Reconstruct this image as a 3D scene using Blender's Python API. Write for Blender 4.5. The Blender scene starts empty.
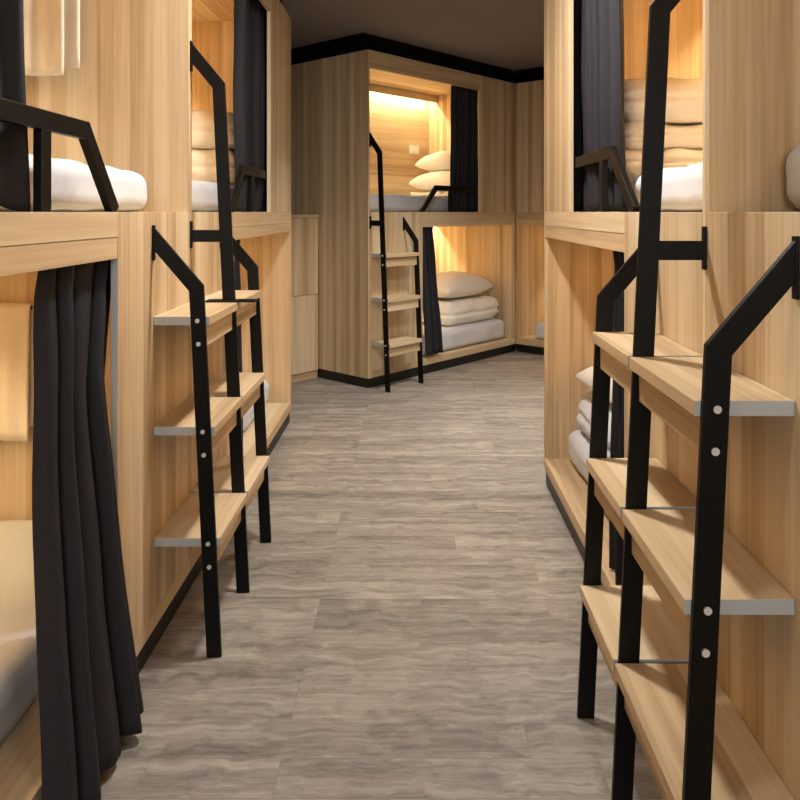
import bpy, bmesh, math, random
from mathutils import Vector, Matrix, noise

S = bpy.context.scene
COL = S.collection
random.seed(7)

# ------------------------------------------------------------------ camera
EYE = 1.27
cam_d = bpy.data.cameras.new('camera'); cam = bpy.data.objects.new('camera', cam_d); COL.objects.link(cam)
cam.location = (0, 0, EYE); cam.rotation_euler = (math.pi/2, 0, 0)
cam_d.sensor_width = 36; cam_d.lens = 740/800*36
cam_d.shift_x = -15/800; cam_d.shift_y = -188/800
cam_d.clip_start = 0.02
S.camera = cam

# ------------------------------------------------------------------ world, exposure, room lights
S.view_settings.view_transform = 'Standard'
S.view_settings.look = 'None'
S.view_settings.gamma = 1
S.view_settings.use_curve_mapping = False
S.view_settings.exposure = 0.70
w = bpy.data.worlds.new('world'); S.world = w; w.use_nodes = True
w.node_tree.nodes['Background'].inputs[0].default_value = (0.9, 0.95, 1, 1)
w.node_tree.nodes['Background'].inputs[1].default_value = 0.05

def area(name, loc, sx, sy, power, color, rot=(0, 0, 0), spread=math.pi):
    l = bpy.data.lights.new(name, 'AREA'); l.shape = 'RECTANGLE'; l.size = sx; l.size_y = sy
    l.energy = power; l.color = color; l.spread = spread
    o = bpy.data.objects.new(name, l); o.location = loc; o.rotation_euler = rot; COL.objects.link(o)
    return o
# ceiling lights over the aisle and the space at its end (all above the frame)
CEIL = 2.57
NEUT = (1.0, 0.955, 0.90)
area('ceiling_lamp', (-0.05, 0.85, CEIL-0.03), 0.16, 0.16, 3, NEUT)
area('ceiling_lamp', (-0.05, 2.3, CEIL-0.03), 0.16, 0.16, 27, NEUT)
area('ceiling_lamp', (0.55, 4.4, CEIL-0.03), 0.3, 0.3, 15, NEUT, spread=1.9)
area('ceiling_lamp', (1.9, 4.6, CEIL-0.03), 0.3, 0.3, 5, NEUT, spread=2.1)
# added fill behind the camera, brightening faces turned toward it; no doorway stands there
area('added_fill', (0, -2.45, 1.75), 1.3, 1.4, 34, (1, .97, .94), (math.pi/2, 0, 0))

# ------------------------------------------------------------------ materials
def srgb(r, g, b):
    f = lambda c: (c/255/12.92) if c/255 <= .04045 else ((c/255+.055)/1.055)**2.4
    return (f(r), f(g), f(b), 1)

def new_mat(name):
    m = bpy.data.materials.new(name); m.use_nodes = True
    nt = m.node_tree; b = nt.nodes['Principled BSDF']
    return m, nt, b

def plain(name, col, rough=.6, metal=0, spec=.5, bump=0, bscale=200):
    m, nt, b = new_mat(name)
    b.inputs['Roughness'].default_value = rough; b.inputs['Metallic'].default_value = metal
    b.inputs['Specular IOR Level'].default_value = spec
    tc = nt.nodes.new('ShaderNodeTexCoord')
    n = nt.nodes.new('ShaderNodeTexNoise'); n.inputs['Scale'].default_value = bscale
    nt.links.new(tc.outputs['Object'], n.inputs['Vector'])
    mx = nt.nodes.new('ShaderNodeMixRGB')
    mx.inputs[1].default_value = tuple(c*.92 for c in col[:3])+(1,)
    mx.inputs[2].default_value = tuple(min(1, c*1.06) for c in col[:3])+(1,)
    nt.links.new(n.outputs['Fac'], mx.inputs[0]); nt.links.new(mx.outputs[0], b.inputs['Base Color'])
    if bump:
        bp = nt.nodes.new('ShaderNodeBump'); bp.inputs['Strength'].default_value = bump; bp.inputs['Distance'].default_value = .002
        nt.links.new(n.outputs['Fac'], bp.inputs['Height']); nt.links.new(bp.outputs[0], b.inputs['Normal'])
    return m

def wood(name, stripe, grain, c_lo, c_mid, c_hi, density=21, planks=True):
    """stripe / grain: axis letters; planks change tone along stripe, grain runs along grain"""
    m, nt, b = new_mat(name); N = nt.nodes.new; L = nt.links.new
    tc = N('ShaderNodeTexCoord'); sp = N('ShaderNodeSeparateXYZ'); L(tc.outputs['Object'], sp.inputs[0])
    oi = N('ShaderNodeObjectInfo')
    off = N('ShaderNodeMath'); off.operation = 'MULTIPLY'; L(oi.outputs['Random'], off.inputs[0]); off.inputs[1].default_value = 17.3
    ax = {'x': 0, 'y': 1, 'z': 2}
    a0 = N('ShaderNodeMath'); a0.operation = 'ADD'; L(sp.outputs[ax[stripe]], a0.inputs[0]); L(off.outputs[0], a0.inputs[1])
    vo = N('ShaderNodeTexVoronoi'); vo.voronoi_dimensions = '1D'; vo.inputs['Scale'].default_value = density
    L(a0.outputs[0], vo.inputs['W'])
    sc = N('ShaderNodeSeparateColor'); L(vo.outputs['Color'], sc.inputs[0])
    third = [k for k in 'xyz' if k not in (stripe, grain)][0]
    def comb(ks, kg, kt):
        outs = []
        for src, k in ((a0.outputs[0], ks), (sp.outputs[ax[grain]], kg), (sp.outputs[ax[third]], kt)):
            mm = N('ShaderNodeMath'); mm.operation = 'MULTIPLY'; L(src, mm.inputs[0]); mm.inputs[1].default_value = k; outs.append(mm)
        c = N('ShaderNodeCombineXYZ')
        for i, o in enumerate(outs): L(o.outputs[0], c.inputs[i])
        return c
    n1 = N('ShaderNodeTexNoise'); n1.inputs['Scale'].default_value = 1; n1.inputs['Detail'].default_value = 4
    L(comb(95, 2.2, 20).outputs[0], n1.inputs['Vector'])
    n2 = N('ShaderNodeTexNoise'); n2.inputs['Scale'].default_value = 1; n2.inputs['Detail'].default_value = 2
    L(comb(26, 0.9, 8).outputs[0], n2.inputs['Vector'])
    t = N('ShaderNodeMath'); t.operation = 'MULTIPLY'; L(sc.outputs[0], t.inputs[0]); t.inputs[1].default_value = .42 if planks else .1
    u = N('ShaderNodeMath'); u.operation = 'MULTIPLY'; L(n1.outputs['Fac'], u.inputs[0]); u.inputs[1].default_value = .48
    v = N('ShaderNodeMath'); v.operation = 'MULTIPLY'; L(n2.outputs['Fac'], v.inputs[0]); v.inputs[1].default_value = .50
    s1 = N('ShaderNodeMath'); s1.operation = 'ADD'; L(t.outputs[0], s1.inputs[0]); L(u.outputs[0], s1.inputs[1])
    s2 = N('ShaderNodeMath'); s2.operation = 'ADD'; L(s1.outputs[0], s2.inputs[0]); L(v.outputs[0], s2.inputs[1])
    cr = N('ShaderNodeValToRGB'); L(s2.outputs[0], cr.inputs[0])
    e = cr.color_ramp.elements; e[0].position = .3; e[0].color = c_lo; e[1].position = 1.0; e[1].color = c_hi
    x = cr.color_ramp.elements.new(.62); x.color = c_mid
    L(cr.outputs[0], b.inputs['Base Color'])
    b.inputs['Roughness'].default_value = .55; b.inputs['Specular IOR Level'].default_value = .3
    bp = N('ShaderNodeBump'); bp.inputs['Strength'].default_value = .12; bp.inputs['Distance'].default_value = .001
    L(n1.outputs['Fac'], bp.inputs['Height']); L(bp.outputs[0], b.inputs['Normal'])
    return m

WC = (srgb(158, 130, 96), srgb(200, 173, 135), srgb(224, 205, 172))
M = {
    'wood_x': wood('ash_laminate_front', 'x', 'z', *WC),
    'wood_y': wood('ash_laminate_side', 'y', 'z', *WC),
    'wood_rail': wood('ash_laminate_rail', 'z', 'x', *WC, density=14),
    'wood_flat': wood('ash_laminate_flat', 'y', 'x', *WC, density=14),
    'black_metal': plain('black_powder_coated_steel', srgb(7, 7, 7), .45, 0, .22, .05, 400),
    'bolt': plain('zinc_bolt', srgb(225, 225, 225), .35, .3),
    'edge': plain('grey_edge_band', srgb(178, 181, 180), .5),
    'kick': plain('black_kick_board', srgb(16, 17, 16), .45),
    'sheet': plain('white_cotton_sheet', srgb(212, 214, 218), .9, 0, .1, .15, 60),
    'quilt': plain('beige_quilt_cotton', srgb(246, 233, 214), .9, 0, .1, .2, 50),
    'pillow': plain('cream_pillow_cotton', srgb(242, 237, 226), .9, 0, .1, .2, 50),
    'towel': plain('cream_towel_terry', srgb(240, 228, 206), .95, 0, .05, .5, 300),
    'curtain': plain('charcoal_curtain_cloth', srgb(38, 37, 41), .7, 0, .25, .2, 500),
    'socket': plain('white_socket_plastic', srgb(235, 232, 225), .4),
    'ceiling': plain('dark_ceiling_paint', srgb(140, 130, 124), .9, 0, .1),
    'gap_shade': plain('black_gap_shade', srgb(14, 13, 13), .8, 0, .1),  # black colour stands in for the shade above the bunks
    'wall': plain('taupe_wall_paint', srgb(120, 108, 96), .9, 0, .1),
}

def led_mat():
    m, nt, b = new_mat('warm_led_strip')
    b.inputs['Base Color'].default_value = (1, .8, .5, 1)
    b.inputs['Emission Color'].default_value = (1, .72, .38, 1); b.inputs['Emission Strength'].default_value = 6
    return m
M['led'] = led_mat()

def floor_mat():
    m, nt, b = new_mat('grey_oak_vinyl_planks'); N = nt.nodes.new; L = nt.links.new
    tc = N('ShaderNodeTexCoord')
    br = N('ShaderNodeTexBrick'); br.offset = .37; br.offset_frequency = 3; br.squash = .8; br.squash_frequency = 2
    br.inputs['Scale'].default_value = 1; br.inputs['Brick Width'].default_value = .92; br.inputs['Row Height'].default_value = .118
    br.inputs['Mortar Size'].default_value = .001; br.inputs['Mortar Smooth'].default_value = .6
    br.inputs['Color1'].default_value = (0, 0, 0, 1); br.inputs['Color2'].default_value = (1, 1, 1, 1); br.inputs['Mortar'].default_value = (.4, .4, .4, 1)
    mp0 = N('ShaderNodeMapping'); mp0.inputs['Location'].default_value = (.31, .05, 0); L(tc.outputs['Object'], mp0.inputs[0])
    L(mp0.outputs[0], br.inputs['Vector'])
    wn = N('ShaderNodeTexNoise'); wn.inputs['Scale'].default_value = 9; wn.inputs['Detail'].default_value = 3; L(tc.outputs['Object'], wn.inputs['Vector'])
    def nz(sx, sy, det, rough, warp):
        mp = N('ShaderNodeMapping'); mp.inputs['Scale'].default_value = (sx, sy, 1); L(tc.outputs['Object'], mp.inputs[0])
        ad = N('ShaderNodeVectorMath'); ad.operation = 'MULTIPLY_ADD'; L(br.outputs['Color'], ad.inputs[0]); ad.inputs[1].default_value = (7, 3, 5); L(mp.outputs[0], ad.inputs[2])
        a2 = N('ShaderNodeVectorMath'); a2.operation = 'MULTIPLY_ADD'; L(wn.outputs['Color'], a2.inputs[0]); a2.inputs[1].default_value = (warp, warp, 0); L(ad.outputs[0], a2.inputs[2])
        n = N('ShaderNodeTexNoise'); n.inputs['Scale'].default_value = 1; n.inputs['Detail'].default_value = det; n.inputs['Roughness'].default_value = rough
        L(a2.outputs[0], n.inputs['Vector']); return n
    a = nz(9, 75, 7, .72, 2.2); c = nz(2.2, 17, 4, .6, 1.6); kn = nz(7, 26, 3, .6, 3.0)
    def ma(x, k, add=None):
        q = N('ShaderNodeMath'); q.operation = 'MULTIPLY_ADD' if add else 'MULTIPLY'; L(x, q.inputs[0]); q.inputs[1].default_value = k
        if add: L(add, q.inputs[2])
        return q.outputs[0]
    t = ma(a.outputs['Fac'], .55, ma(c.outputs['Fac'], .62, ma(kn.outputs['Fac'], .30, ma(br.outputs['Color'], .10))))
    cr = N('ShaderNodeValToRGB'); L(t, cr.inputs[0]); e = cr.color_ramp.elements
    e[0].position = .52; e[0].color = srgb(84, 78, 71); e[1].position = 1.0; e[1].color = srgb(178, 170, 158)
    x = e.new(.76); x.color = srgb(138, 130, 120)
    mx = N('ShaderNodeMixRGB'); mf = N('ShaderNodeMath'); mf.operation = 'MULTIPLY'; L(br.outputs['Fac'], mf.inputs[0]); mf.inputs[1].default_value = .45
    L(mf.outputs[0], mx.inputs[0]); L(cr.outputs[0], mx.inputs[1]); mx.inputs[2].default_value = srgb(84, 76, 70)
    L(mx.outputs[0], b.inputs['Base Color'])
    b.inputs['Roughness'].default_value = .48; b.inputs['Specular IOR Level'].default_value = .35
    bp = N('ShaderNodeBump'); bp.inputs['Strength'].default_value = .25; bp.inputs['Distance'].default_value = .002
    L(a.outputs['Fac'], bp.inputs['Height']); L(bp.outputs[0], b.inputs['Normal'])
    return m
M['floor'] = floor_mat()

# ------------------------------------------------------------------ mesh helpers
def box(bm, x0, x1, y0, y1, z0, z1, mi=0, bev=0):
    vs = [bm.verts.new((x, y, z)) for x in (x0, x1) for y in (y0, y1) for z in (z0, z1)]
    for q in ((0, 1, 3, 2), (4, 6, 7, 5), (0, 4, 5, 1), (2, 3, 7, 6), (0, 2, 6, 4), (1, 5, 7, 3)):
        f = bm.faces.new([vs[i] for i in q]); f.material_index = mi
    if bev:
        es = list({e for v in vs for e in v.link_edges})
        bmesh.ops.bevel(bm, geom=es, offset=bev, segments=2, affect='EDGES', profile=.5)

def band(bm, pts, w, t, plane, c, cut=False):
    """flat bar of width w following pts (2D centreline, mitred), thickness t centred on c across the plane.
    plane 'yz': pts are (y, z), thickness in x; plane 'xz': pts are (x, z), thickness in y"""
    P = [Vector(p) for p in pts]; n = len(P); L, R = [], []
    for i in range(n):
        if i == 0: d = (P[1]-P[0]).normalized(); nn = Vector((-d.y, d.x)); k = 1
        elif i == n-1: d = (P[-1]-P[-2]).normalized(); nn = Vector((-d.y, d.x)); k = 1
        else:
            d1 = (P[i]-P[i-1]).normalized(); d2 = (P[i+1]-P[i]).normalized()
            n1 = Vector((-d1.y, d1.x)); n2 = Vector((-d2.y, d2.x)); nn = (n1+n2).normalized(); k = 1/max(.3, nn.dot(n1))
        L.append(P[i]+nn*w/2*k); R.append(P[i]-nn*w/2*k)
    if cut:        # end the bar flush with the wall plane at y = 0
        d = (P[1]-P[0]).normalized()
        for Q in (L, R): Q[0] = Q[0] + d*((-.001-Q[0].x)/d.x)
    def mk(p, o): return bm.verts.new((o, p.x, p.y)) if plane == 'yz' else bm.verts.new((p.x, o, p.y))
    rings = [[mk(L[i], c-t/2), mk(L[i], c+t/2), mk(R[i], c+t/2), mk(R[i], c-t/2)] for i in range(n)]
    fs = []
    for i in range(n-1):
        for k in range(4):
            fs.append(bm.faces.new((rings[i][k], rings[i][(k+1) % 4], rings[i+1][(k+1) % 4], rings[i+1][k])))
    bm.faces.new(rings[0]); bm.faces.new(rings[-1][::-1])

def cyl(bm, c, r, h, axis='y', seg=14):
    m = Matrix.Translation(c)
    if axis == 'y': m = m @ Matrix.Rotation(math.pi/2, 4, 'X')
    if axis == 'x': m = m @ Matrix.Rotation(math.pi/2, 4, 'Y')
    bmesh.ops.create_cone(bm, cap_ends=True, segments=seg, radius1=r, radius2=r*.82, depth=h, matrix=m)

def make(name, bm, mats, parent=None, mirror=1, smooth=False, bevel=0):
    if mirror < 0:
        for v in bm.verts: v.co.x = -v.co.x
    bmesh.ops.recalc_face_normals(bm, faces=bm.faces)
    me = bpy.data.meshes.new(name); bm.to_mesh(me); bm.free()
    for mm in (mats if isinstance(mats, (list, tuple)) else [mats]): me.materials.append(mm)
    o = bpy.data.objects.new(name, me); COL.objects.link(o)
    if parent: o.parent = parent
    if smooth:
        for p in me.polygons: p.use_smooth = True
    if bevel:
        md = o.modifiers.new('bevel', 'BEVEL'); md.width = bevel; md.segments = 2; md.limit_method = 'ANGLE'
    return o

def tag(o, label, cat, group=None):
    o['label'] = label; o['category'] = cat
    if group: o['group'] = group
    return o

def thing(name, label, cat, loc, rz=0, group=None):
    o = bpy.data.objects.new(name, None); COL.objects.link(o); o.empty_display_size = .1
    o.location = loc; o.rotation_euler = (0, 0, rz)
    return tag(o, label, cat, group)

def structure(name, bm, mat):
    o = make(name, bm, mat); o['kind'] = 'structure'; return o

# ------------------------------------------------------------------ room shell
RX0, RX1, RY0, RY1 = -1.95, 3.6, -2.6, 8.6
bm = bmesh.new(); box(bm, RX0-.1, RX1+.1, RY0-.1, RY1+.1, -.1, 0); structure('floor', bm, M['floor'])
bm = bmesh.new(); box(bm, RX0-.1, RX1+.1, RY0-.1, RY1+.1, CEIL, CEIL+.1); structure('ceiling', bm, M['ceiling'])
bm = bmesh.new(); box(bm, RX0-.1, RX0, RY0, RY1, 0, CEIL); structure('wall_left', bm, M['wall'])
bm = bmesh.new(); box(bm, RX1, RX1+.1, RY0, RY1, 0, CEIL); structure('wall_right', bm, M['wall'])
bm = bmesh.new(); box(bm, RX0-.1, RX1+.1, RY1, RY1+.1, 0, CEIL); structure('wall_back', bm, M['wall'])
bm = bmesh.new(); box(bm, RX0-.1, RX1+.1, RY0-.1, RY0, 0, CEIL); structure('wall_front', bm, M['wall'])

# ------------------------------------------------------------------ bunk modules
# local frame of a module: x = along the front from its ladder end (times m), y = into the bunk, z = up
T = .018; DEPTH = 1.04; TOP = 2.44; DECK = 1.27
class Mod: pass
def module(key, ox, oy, rz, m, L):
    k = Mod(); k.key = key; k.o = Vector((ox, oy, 0)); k.rz = rz; k.m = m; k.L = L
    k.R = Matrix.Rotation(rz, 3, 'Z')
    k.W = lambda s, v, z: k.o + k.R @ Vector((s*m, v, z))
    return k
R = math.radians
A = module('A', -.75, 2.47, R(90), 1, 2.01)
B = module('B', -.75, 2.47, R(90), -1, 2.0)
C = module('C', .605, 1.54, R(-90), -1, 1.93)
D = module('D', .605, 1.54, R(-90), 1, 2.0)
E = module('E', -.338, 5.32, R(48.5), 1, 1.895)
wx, wy = math.cos(R(-41.5)), math.sin(R(-41.5))
F = module('F', .919+wx*1.93, 6.7385+wy*1.93, R(-41.5), -1, 1.93)

SW_U, SW_L = 1.367, .6      # end of the upper opening, start of the lower opening
LED_W = {}

def bunk(k, label, foot=.62, bend=.8, guard=True, powers=(5, 5), side_low=.12, sock=False):
    g = thing('bunk_bed', label, 'bunk bed', k.o, k.rz, 'built-in wooden bunk units')
    L, m = k.L, k.m
    SW_U = 1.345 if k.key == 'E' else 1.367
    def part(name, boxes, mat, bev=.0012, parent=g):
        bm = bmesh.new()
        for b_ in boxes: box(bm, *b_)
        return make(name, bm, mat, parent, m, bevel=bev)
    e = T
    # panels
    part('end_panel', [(0.0006, T, 0, DEPTH, side_low, TOP)], M['wood_y'])
    part('end_panel', [(L-T, L, 0, DEPTH, side_low, TOP)], M['wood_y'])
    part('back_panel', [(T, L-T, DEPTH-T, DEPTH, .12, TOP)], M['wood_rail'] if k.key == 'E' else M['wood_x'])
    part('roof_panel', [(T, L-T, T, DEPTH-T, TOP-T, TOP)], M['wood_flat'])
    part('bed_deck', [(T, L-T, T, DEPTH-T, 1.21, DECK)], M['wood_flat'])
    part('front_panel', [(SW_U, L-T, 0, T, DECK, TOP)], M['wood_x'])
    lo = .07 if side_low < .1 else .12
    part('front_panel', [(T, SW_L, 0, T, .12, DECK)], [M['wood_x']])
    bm = bmesh.new(); box(bm, SW_L, SW_L+.0015, 0.0005, T, .121, 1.15)
    make('edge_band', bm, M['edge'], g, m)
    part('header', [(T, SW_U, 0, T, 2.31, TOP)], M['wood_rail'])
    part('deck_rail', [(SW_L, L-T, 0, T, 1.207, DECK)], M['wood_rail'])
    part('deck_rail', [(SW_L+.0015, L-T, .0015, T, 1.152, 1.2066)], M['wood_rail'])
    s0 = T if side_low < .1 else 0.0006
    part('bed_platform', [(s0, L if side_low > .1 else L-T, 0, DEPTH-.001, .07, .12)], M['wood_flat'], .002)
    part('kick_board', [(0.006 if side_low < .1 else .0006, L-.006, .008, DEPTH-.02, 0.0, .07)], M['kick'])
    # valance boards hiding the light strips along the back
    for z0, z1, pw in ((2.352, TOP-T, powers[0]), (1.145, 1.21, powers[1])):
        if pw <= 0: continue
        part('valance', [(T, L-T, .915, .930, z0, z1)], M['wood_rail'])
        part('light_strip', [(T+.02, L-T-.02, .965, .980, z1-.012, z1-.001)], M['led'], 0)
        a = area('strip_lamp', k.W(L/2, .972, z1-.016), L-.12, .02, pw, (1.0, .78, .45), (0, 0, k.rz))
    # added black board, painted as the shade between the bunk and the ceiling
    part('gap_shade_board', [(.03 if k.key not in 'EF' else 0, L-.03 if k.key not in 'EF' else L, .05, DEPTH-.03, TOP, CEIL-.002)], M['gap_shade'], 0)
    if guard:
        bm = bmesh.new()
        band(bm, [(SW_U+.0, DECK+.193), (bend, DECK+.193), (foot, DECK)], .042, .02, 'xz', .033)
        gr = make('guard_rail', bm, M['black_metal'], g, m, bevel=.002)
        bm = bmesh.new(); box(bm, foot+.345, foot+.385, .023, .043, DECK, DECK+.173)
        make('guard_post', bm, M['black_metal'], gr, m, bevel=.002)
    if sock:
        bm = bmesh.new(); box(bm, 1.585, 1.715, DEPTH-T-.010, DEPTH-T, 1.835, 1.92, 0, .003)
        sk = make('socket_plate', bm, M['socket'], g, m)
        bm = bmesh.new()
        for c in (1.618, 1.682): box(bm, c-.022, c+.022, DEPTH-T-.013, DEPTH-T-.009, 1.852, 1.903, 0, .002)
        make('socket_face', bm, M['pillow'], sk, m)
    return g

bunk(A, 'farther wooden bunk unit of the left row, its upper opening half closed by dark curtain', .70, .87, powers=(15, 12))
bunk(B, 'nearest wooden bunk unit on the left, with cream towels hanging inside', .55, .72, powers=(8, 9))
bunk(C, 'farther wooden bunk unit on the right, three folded beige quilts in its upper bed', .60, .85, powers=(15, 12))
bunk(D, 'nearest wooden bunk unit at the right edge, behind the ladder rail closest to the camera', .60, .80, powers=(4, 2))
bunk(E, 'angled wooden bunk unit ending the aisle, with glowing upper bed and socket', .62, .8, powers=(13, 13), side_low=.07, sock=True)
bunk(F, 'wooden bunk unit turned away at the far right corner, mostly hidden behind the right row', .60, .80, guard=False, powers=(1, 9))

# ------------------------------------------------------------------ ladders
def dist(z): return .095 + .048*(1.70-z)          # how far the leaning post stands off the front
def ladder(k, label, sections, tall_s, short_s, plate=False):
    g = thing('bunk_ladder', label, 'ladder', k.o, k.rz, 'black steel bunk ladders')
    m = k.m
    BT = .012
    def bolt(parent, s, zz, side):
        bm = bmesh.new(); cyl(bm, (s+side*(BT/2+.002), -dist(zz), zz), .0065, .005, 'x')
        make('bolt', bm, M['bolt'], parent, m, smooth=False)
    for s in [tall_s]+list(short_s):
        tall = s == tall_s
        zt, zb = (1.80, 1.692) if tall else (1.192, 1.052)
        bm = bmesh.new()
        band(bm, [(-.006, zt), (-dist(zb), zb), (-dist(0), 0.0)], .042, BT, 'yz', s, True)
        st = make('post', bm, M['black_metal'], g, m, bevel=.0015)
        bm = bmesh.new(); box(bm, s-.008, s+.008, -.006, -.0002, zt-.06, zt+.04)
        make('wall_plate', bm, M['black_metal'], st, m, bevel=.001)
        if tall:
            bm = bmesh.new(); box(bm, s-BT/2, s+BT/2, -dist(1.19)+.018, -.0005, 1.17, 1.21)
            box(bm, s-.008, s+.008, -.006, -.0002, 1.15, 1.24)
            make('brace', bm, M['black_metal'], st, m, bevel=.001)
        for zk in (.97, .654, .335):
            for side in (-1, 1):
                if any(abs(s-a)<.02 and side < 0 or abs(s-b)<.02 and side > 0 for a, b in sections):
                    bolt(st, s, zk-.010, side); bolt(st, s, zk-.076, side)
    for a, b in sections:
        for zk in (.97, .654, .335):
            bm = bmesh.new(); do = dist(zk)+.031
            x0, x1 = a+BT/2+.0005, b-BT/2-.0005
            box(bm, x0, x1, -do, -.001, zk-.025, zk)
            for f in bm.faces:
                if abs(f.calc_center_median().x-x0) < 1e-4 or abs(f.calc_center_median().x-x1) < 1e-4: f.material_index = 1
            st = make('step', bm, [M['wood_flat'], M['edge']], g, m, bevel=.0012)
            bm = bmesh.new(); box(bm, x0, x1, -do+.02, -do+.038, zk-.092, zk-.0255)
            make('step_apron', bm, M['wood_rail'], st, m, bevel=.001)
    if plate:
        bm = bmesh.new(); box(bm, tall_s-.02, tall_s+.03, -dist(.97)-.09, -dist(.97)+.075, .9705, .977)
        make('foot_plate', bm, M['black_metal'], g, m, bevel=.002)
    return g
ladder(A, 'black and wood ladder with three posts standing against the left row of bunks', [(-.355, 0), (0, .375)], 0, (-.355, .375), True)
ladder(C, 'black and wood three-post ladder on the right, the one closest to the camera', [(-.37, 0), (0, .32)], 0, (-.37, .32))
ladder(E, 'small two-post ladder with three steps at the angled bunk ending the aisle', [(.022, .378)], .022, (.378,))

# ------------------------------------------------------------------ cloth helpers
def soft_box(hx, hy, hz, r, seg=26, wr=.006, wscale=7, crease=0, seed=0, sag=0, folds=0):
    bm = bmesh.new()
    bmesh.ops.create_cube(bm, size=2)
    bmesh.ops.subdivide_edges(bm, edges=bm.edges[:], cuts=seg, use_grid_fill=True)
    rz = min(r, hz*.98)
    for v in bm.verts:
        p = Vector((v.co.x*hx, v.co.y*hy, v.co.z*hz))
        # gather grid lines toward the rims so that the rounding is smooth
        q = Vector((max(-hx+r, min(hx-r, p.x)), max(-hy+r, min(hy-r, p.y)), max(-hz+rz, min(hz-rz, p.z))))
        d = Vector(((p.x-q.x)/r, (p.y-q.y)/r, (p.z-q.z)/rz))
        mx = max(abs(d.x), abs(d.y), abs(d.z))
        if d.length > 0: d = d.normalized()*mx
        out = q + Vector((d.x*r, d.y*r, d.z*rz))
        n = d if d.length > 0 else Vector((0, 0, 1 if v.co.z > 0 else -1))
        s = Vector((seed*3.1, seed*1.7, 0))
        a = noise.noise(out*wscale+s)*wr + noise.noise(Vector((out.x*wscale*3, out.y*wscale*1.4, out.z*wscale*2))+s)*wr*.5
        if folds: a += folds*math.sin(out.x*38+6*noise.noise(out*4+s))*max(0, out.z/hz)*.6
        if out.z < -hz+.012: a = 0
        out += n*a
        if crease:
            rim = max(abs(out.x)/hx, abs(out.y)/hy)
            c = crease*math.exp(-((out.z)/(hz*.16))**2)*max(0, (rim-.6)/.4)
            out.x -= c*(1 if out.x > 0 else -1)*(abs(out.x)/hx > .8); out.y -= c*(1 if out.y > 0 else -1)*(abs(out.y)/hy > .8)
        if sag and out.z > 0: out.z -= sag*(abs(out.x)/hx)**2*.5
        v.co = out
    mz = min(v.co.z for v in bm.verts)
    for v in bm.verts: v.co.z -= mz
    return bm

def pillow_bm(hx, hy, h, seed=0, n=34):
    bm = bmesh.new(); tops, bots = [], []
    for i in range(n+1):
        rt, rb = [], []
        for j in range(n+1):
            x, y = -1+2*i/n, -1+2*j/n
            t = (max(0, 1-abs(x)**3.2)**.5)*(max(0, 1-abs(y)**3.2)**.5)
            px = x*hx*(1-.07*(1-y*y)*abs(x)**3); py = y*hy*(1-.07*(1-x*x)*abs(y)**3)
            w_ = noise.noise(Vector((px*9+seed, py*9, seed*2.2)))*.10 + noise.noise(Vector((px*22+seed, py*12, 3)))*.05
            up = h*.62*t*(1+w_); dn = h*.38*t*(1+w_*.3)
            edge = i in (0, n) or j in (0, n)
            a = bm.verts.new((px, py, h*.38+up)); rt.append(a)
            rb.append(a if edge else bm.verts.new((px, py, h*.38-dn)))
        tops.append(rt); bots.append(rb)
    for i in range(n):
        for j in range(n):
            bm.faces.new((tops[i][j], tops[i+1][j], tops[i+1][j+1], tops[i][j+1]))
            bm.faces.new((bots[i][j], bots[i][j+1], bots[i+1][j+1], bots[i+1][j]))
    return bm

def put(o, k, s, v, z, rz=0, tilt=0, roll=0):
    o.location = k.W(s, v, z)
    o.rotation_euler = (tilt, roll, k.rz+rz)
    return o

# ------------------------------------------------------------------ mattresses
MATT = 'sheeted mattresses in the bunks'
def mattress(k, z, label, s0=None, s1=None, v0=.135, h=.135, seed=0, mat='sheet'):
    s0 = T+.006 if s0 is None else s0; s1 = k.L-T-.006 if s1 is None else s1
    v1 = .90
    bm = soft_box((s1-s0)/2, (v1-v0)/2, h/2, .05, 44, .009, 6, seed=seed, folds=.004)
    o = make('mattress', bm, M[mat], smooth=True)
    put(o, k, (s0+s1)/2, (v0+v1)/2, z)
    return tag(o, label, 'mattress', MATT)
mattress(A, DECK, 'white sheeted mattress under two quilts in the upper left far bed', seed=1)
mattress(B, DECK, 'white mattress with rounded corner behind the nearest left guard rail, upper bed', seed=2, v0=.12)
mattress(C, DECK, 'white sheeted mattress under three beige quilts in the upper right bed', seed=3, v0=.13)
mattress(D, DECK, 'white mattress cut by the right edge of the picture, upper bed', seed=4, v0=.13)
mattress(E, DECK, 'bluish white mattress in the glowing upper bed at the aisle end', seed=5, v0=.12)
mattress(A, .12, 'white mattress end low on the left, just behind the far ladder post', seed=6, h=.15, v0=.12)
mattress(B, .12, 'beige lit mattress at the lower left, beside the long dark curtain', seed=7, h=.15, v0=.12)
mattress(C, .12, 'white mattress corner low on the right, behind the ladder posts', seed=8, h=.15, v0=.10)
mattress(E, .12, 'white mattress in the lower bed of the angled bunk, under a quilt and pillow', seed=9, h=.17, v0=.06, s1=E.L-T-.04)
mattress(F, .12, 'small glimpse of white mattress in the lower bed of the far corner bunk', seed=10, h=.15, v0=.06, s1=F.L-T-.12)

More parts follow.
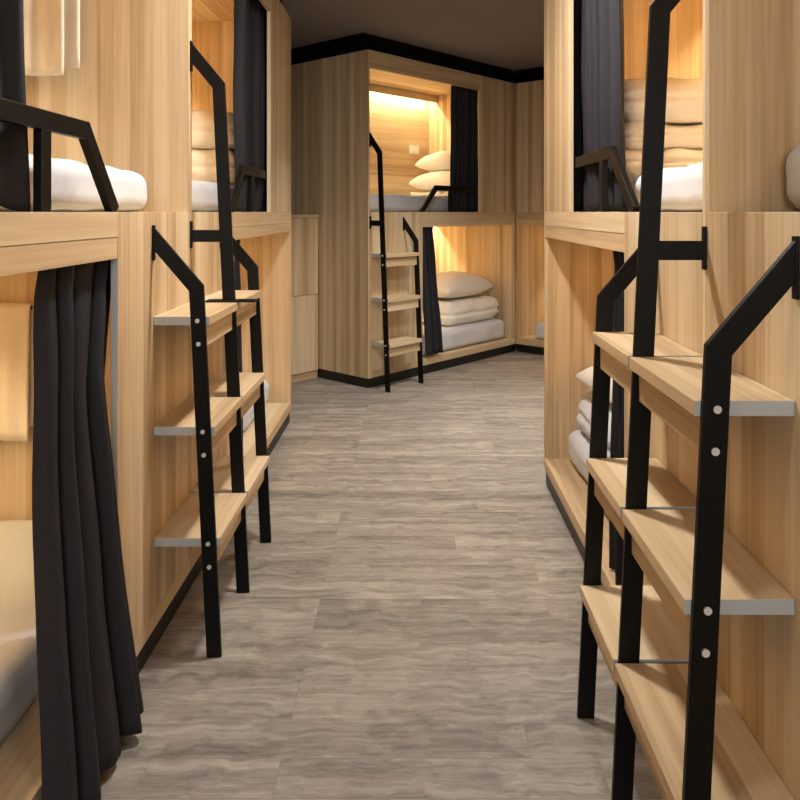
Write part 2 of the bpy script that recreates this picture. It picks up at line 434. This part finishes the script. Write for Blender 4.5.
# ------------------------------------------------------------------ quilts and pillows
def quilt(k, s, v, z, hx, hy, h, label, seed=0, rz=0, mat='quilt', group='folded quilts stacked on the beds'):
    bm = soft_box(hx, hy, h/2, min(.09, h*.55), 30, .016, 8, crease=.014, seed=seed, folds=.007)
    o = make('folded_quilt', bm, M[mat], smooth=True); put(o, k, s, v, z, rz)
    return tag(o, label, 'quilt', group)
ZT = DECK+.137
quilt(C, 1.52, .50, ZT, .37, .355, .095, 'thin beige folded quilt at the bottom of the stack of three, upper right bed', 1)
quilt(C, 1.515, .50, ZT+.094, .37, .35, .10, 'beige folded quilt in the middle of the stack of three, upper right bed', 2)
quilt(C, 1.49, .49, ZT+.192, .39, .36, .165, 'thick puffy beige quilt on top of the stack of three, upper right bed', 3)
quilt(A, 1.63, .55, ZT, .34, .39, .19, 'beige folded quilt lying under another in the upper left far bed', 4)
quilt(A, 1.63, .55, ZT+.188, .34, .39, .195, 'beige folded quilt on top of another in the upper left far bed', 5)
quilt(A, 1.64, .60, .272, .29, .28, .17, 'white folded quilt low in the left far bed, mostly behind the ladder', 6, mat='sheet')
quilt(C, 1.52, .48, .272, .33, .36, .20, 'white folded quilt in the lower right bed, seen between the ladder posts', 7, mat='sheet')
quilt(E, 1.47, .46, .292, .38, .34, .20, 'cream folded quilt below the pillow in the lower bed of the angled bunk', 8, mat='pillow')
quilt(E, 1.60, .52, ZT, .25, .30, .05, 'cream folded quilt under two pillows in the glowing upper bed', 9, mat='pillow')
def pillow(k, s, v, z, hx, hy, h, label, seed=0, rz=0, tilt=0, roll=0):
    o = make('pillow', pillow_bm(hx, hy, h, seed), M['pillow'], smooth=True); put(o, k, s, v, z, rz, tilt, roll)
    return tag(o, label, 'pillow', 'cream pillows on the beds')
pillow(C, 1.50, .45, .480, .27, .33, .17, 'cream pillow tip above the white quilt in the lower right bed', 1, .1)
pillow(E, 1.48, .45, .502, .36, .27, .22, 'large cream pillow lying on the quilt in the lower bed of the angled bunk', 2, .06)
pillow(E, 1.59, .50, ZT+.050, .27, .31, .19, 'lower cream pillow of two in the glowing upper bed', 3, .0)
pillow(E, 1.64, .51, ZT+.240, .225, .30, .19, 'upper cream pillow of two, tilted, in the glowing upper bed', 4, .12, 0, -.07)

# ------------------------------------------------------------------ curtains
def curtain(k, label, top, bot, zt, zb, vt, vb, folds=6, amp=.022, ampb=.03, seed=0, ny=40, nx=110, early=False, power=1.0):
    """top / bot: (s0, s1) of the cloth at its head and hem; vt / vb: depth of the cloth there"""
    bm = bmesh.new(); rows = []
    for j in range(ny+1):
        t = j/ny; e = t**power
        row = []
        for i in range(nx+1):
            f = i/nx
            e0 = min(1, t/.3) if early else e
            s0 = top[0]*(1-e0)+bot[0]*e0; s1 = top[1]*(1-e)+bot[1]*e
            ph = 2*math.pi*folds*(f+.035*math.sin(f*9+seed)+.02*math.sin(f*23+seed*2)*t)
            a = (amp*(1-t)+ampb*t)*(1+.45*math.sin(f*13+seed))
            wob = noise.noise(Vector((f*5+seed*3, t*3, seed)))*.012*min(1, t*4)
            # pinch pleats of the heading
            pin = math.exp(-((t-.05)/.03)**2)*.010*abs(math.sin(ph))
            s = s0+(s1-s0)*f + .006*math.sin(ph*1.0+1.3)*t
            v = vt*(1-e)+vb*e + a*math.sin(ph)*(.62+.38*min(1, t*6)) + .3*a*math.sin(2*ph+seed) + wob - pin
            z = zt*(1-t)+zb*t + (.006*math.sin(ph)*t if j == ny else 0)
            row.append(bm.verts.new((s, v, z)))
        rows.append(row)
    for j in range(ny):
        for i in range(nx):
            bm.faces.new((rows[j][i], rows[j][i+1], rows[j+1][i+1], rows[j+1][i]))
    o = make('curtain', bm, M['curtain'], mirror=k.m, smooth=True)
    md = o.modifiers.new('thickness', 'SOLIDIFY'); md.thickness = .004; md.offset = 0
    o.location = k.o; o.rotation_euler = (0, 0, k.rz)
    return tag(o, label, 'curtain', 'dark bunk curtains')
UT, UB = (.985, 1.355), (.955, 1.355)
curtain(A, 'dark curtain gathered in the upper left far bed, behind a small guard rail', (.985, 1.78), (.95, 1.78), 2.415, 1.276, .075, .075, 9, .020, .018, 1)
curtain(B, 'dark curtain at the top left corner of the picture, nearest upper bed', (.925, 1.60), (.885, 1.60), 2.415, 1.276, .075, .075, 8, .020, .018, 2)
curtain(C, 'charcoal curtain in the upper right bed beside the three quilts', (.955, 1.72), (.90, 1.72), 2.415, 1.276, .074, .076, 9, .025, .022, 3)
curtain(E, 'dark curtain at the right of the glowing upper bed at the aisle end', (1.05, 1.42), (1.03, 1.42), 2.415, 1.276, .078, .082, 6, .018, .015, 4)
curtain(B, 'long dark curtain at the lower left, pooling out to the floor beside the nearest bed', (.50, .882), (.622, 1.03), 1.205, .03, .055, -.055, 4, .022, .036, 5, power=1.6, early=True)
curtain(A, 'dark curtain in the lower left far bed, seen between the ladder posts', (.62, .85), (.62, 1.02), 1.205, .135, .05, .065, 4, .018, .02, 6)
curtain(C, 'dark curtain strip in the lower right bed, seen between the ladder posts', (.62, .80), (.62, .84), 1.205, .135, .05, .05, 4, .018, .02, 7)
curtain(E, 'dark curtain beside the ladder in the lower bed of the angled bunk', (.62, .735), (.62, .795), 1.205, .16, .05, -.025, 3, .018, .018, 8)

# ------------------------------------------------------------------ towels
def towel(k, x0, x1, v, ztop, front, back, label, seed=0, off=.036):
    """a towel folded over a thin rod close to the end wall; x = distance of the rod from the ladder end"""
    bm = bmesh.new(); n = 30
    rod = .012
    prof = [(-rod*1.1, -front*(1-i/14)) for i in range(15)] + [(-rod*1.1*math.cos(a), rod*1.1*math.sin(a)) for a in (.6, 1.2, 1.57, 1.9, 2.5)] + [(rod*1.1, -back*(i/10)) for i in range(11)]
    rows = []
    for j in range(n+1):
        f = j/n; row = []
        for q, (a, z) in enumerate(prof):
            wv = .008*math.sin(f*11+seed)*min(1, abs(z)*5) + .004*math.sin(f*27+seed)*min(1, abs(z)*5)
            xx = v[0]+(v[1]-v[0])*f
            if a > 0: xx = v[0]+(v[1]-v[0])*f - off*min(1, abs(z)*6)
            row.append(bm.verts.new((x0 - a + (wv if a < 0 else wv*.3), xx, ztop+z)))
        rows.append(row)
    for j in range(n):
        for q in range(len(prof)-1):
            bm.faces.new((rows[j][q], rows[j][q+1], rows[j+1][q+1], rows[j+1][q]))
    o = make('towel', bm, M['towel'], mirror=k.m, smooth=True)
    md = o.modifiers.new('thickness', 'SOLIDIFY'); md.thickness = .006; md.offset = 0
    o.location = k.o; o.rotation_euler = (0, 0, k.rz)
    tag(o, label, 'towel', 'cream towels in the nearest left bunk')
    bm = bmesh.new(); cyl(bm, (x0, (v[0]+v[1])/2, ztop), .007, v[1]-v[0]-.004, 'y')
    for yy in (v[0]+.008, v[1]-.008): box(bm, T, x0, yy-.005, yy+.005, ztop-.005, ztop+.005)
    r = make('towel_rail', bm, M['black_metal'], mirror=k.m)
    r.location = k.o; r.rotation_euler = (0, 0, k.rz)
    return r
r1 = towel(B, .055, 0, (.385, .64), 2.16, .447, .418, 'cream towel hanging in the upper left bed, top left of the picture', 1)
r2 = towel(B, .055, 0, (.50, .83), .957, .43, .39, 'cream towel hanging in the lower left bed beside the long dark curtain', 2, .0)
tag(r1, 'thin black rail above the picture holding the upper left towel', 'towel rail'); tag(r2, 'thin black rail under the cream towel in the lower left bed', 'towel rail')

# ------------------------------------------------------------------ cabinet beside the angled bunk
cb = thing('storage_cabinet', 'low pale wooden cabinet with two doors stacked, beside the angled bunk, left of aisle', 'cabinet', E.W(0, 0, 0), E.rz)
def cpart(name, x0, x1, y0, y1, z0, z1, mat, parent=cb, bev=.002):
    bm = bmesh.new(); box(bm, x0, x1, y0, y1, z0, z1); return make(name, bm, mat, parent, bevel=bev)
CW = .85; c0 = .535
cpart('body', -CW, -.004, c0+.018, 1.0, .055, 1.228, M['wood_x'])
cpart('top_board', -CW-.005, -.002, c0-.004, 1.0, 1.228, 1.25, M['wood_flat'])
cpart('plinth', -CW, -.004, c0+.008, 1.0, 0, .055, M['wood_rail'])
for a, b in ((-CW+.002, -CW/2-.002), (-CW/2+.001, -.006)):
    cpart('door', a, b, c0, c0+.0175, .645, 1.224, M['wood_x'])
    cpart('door', a, b, c0, c0+.0175, .06, .641, M['wood_x'])
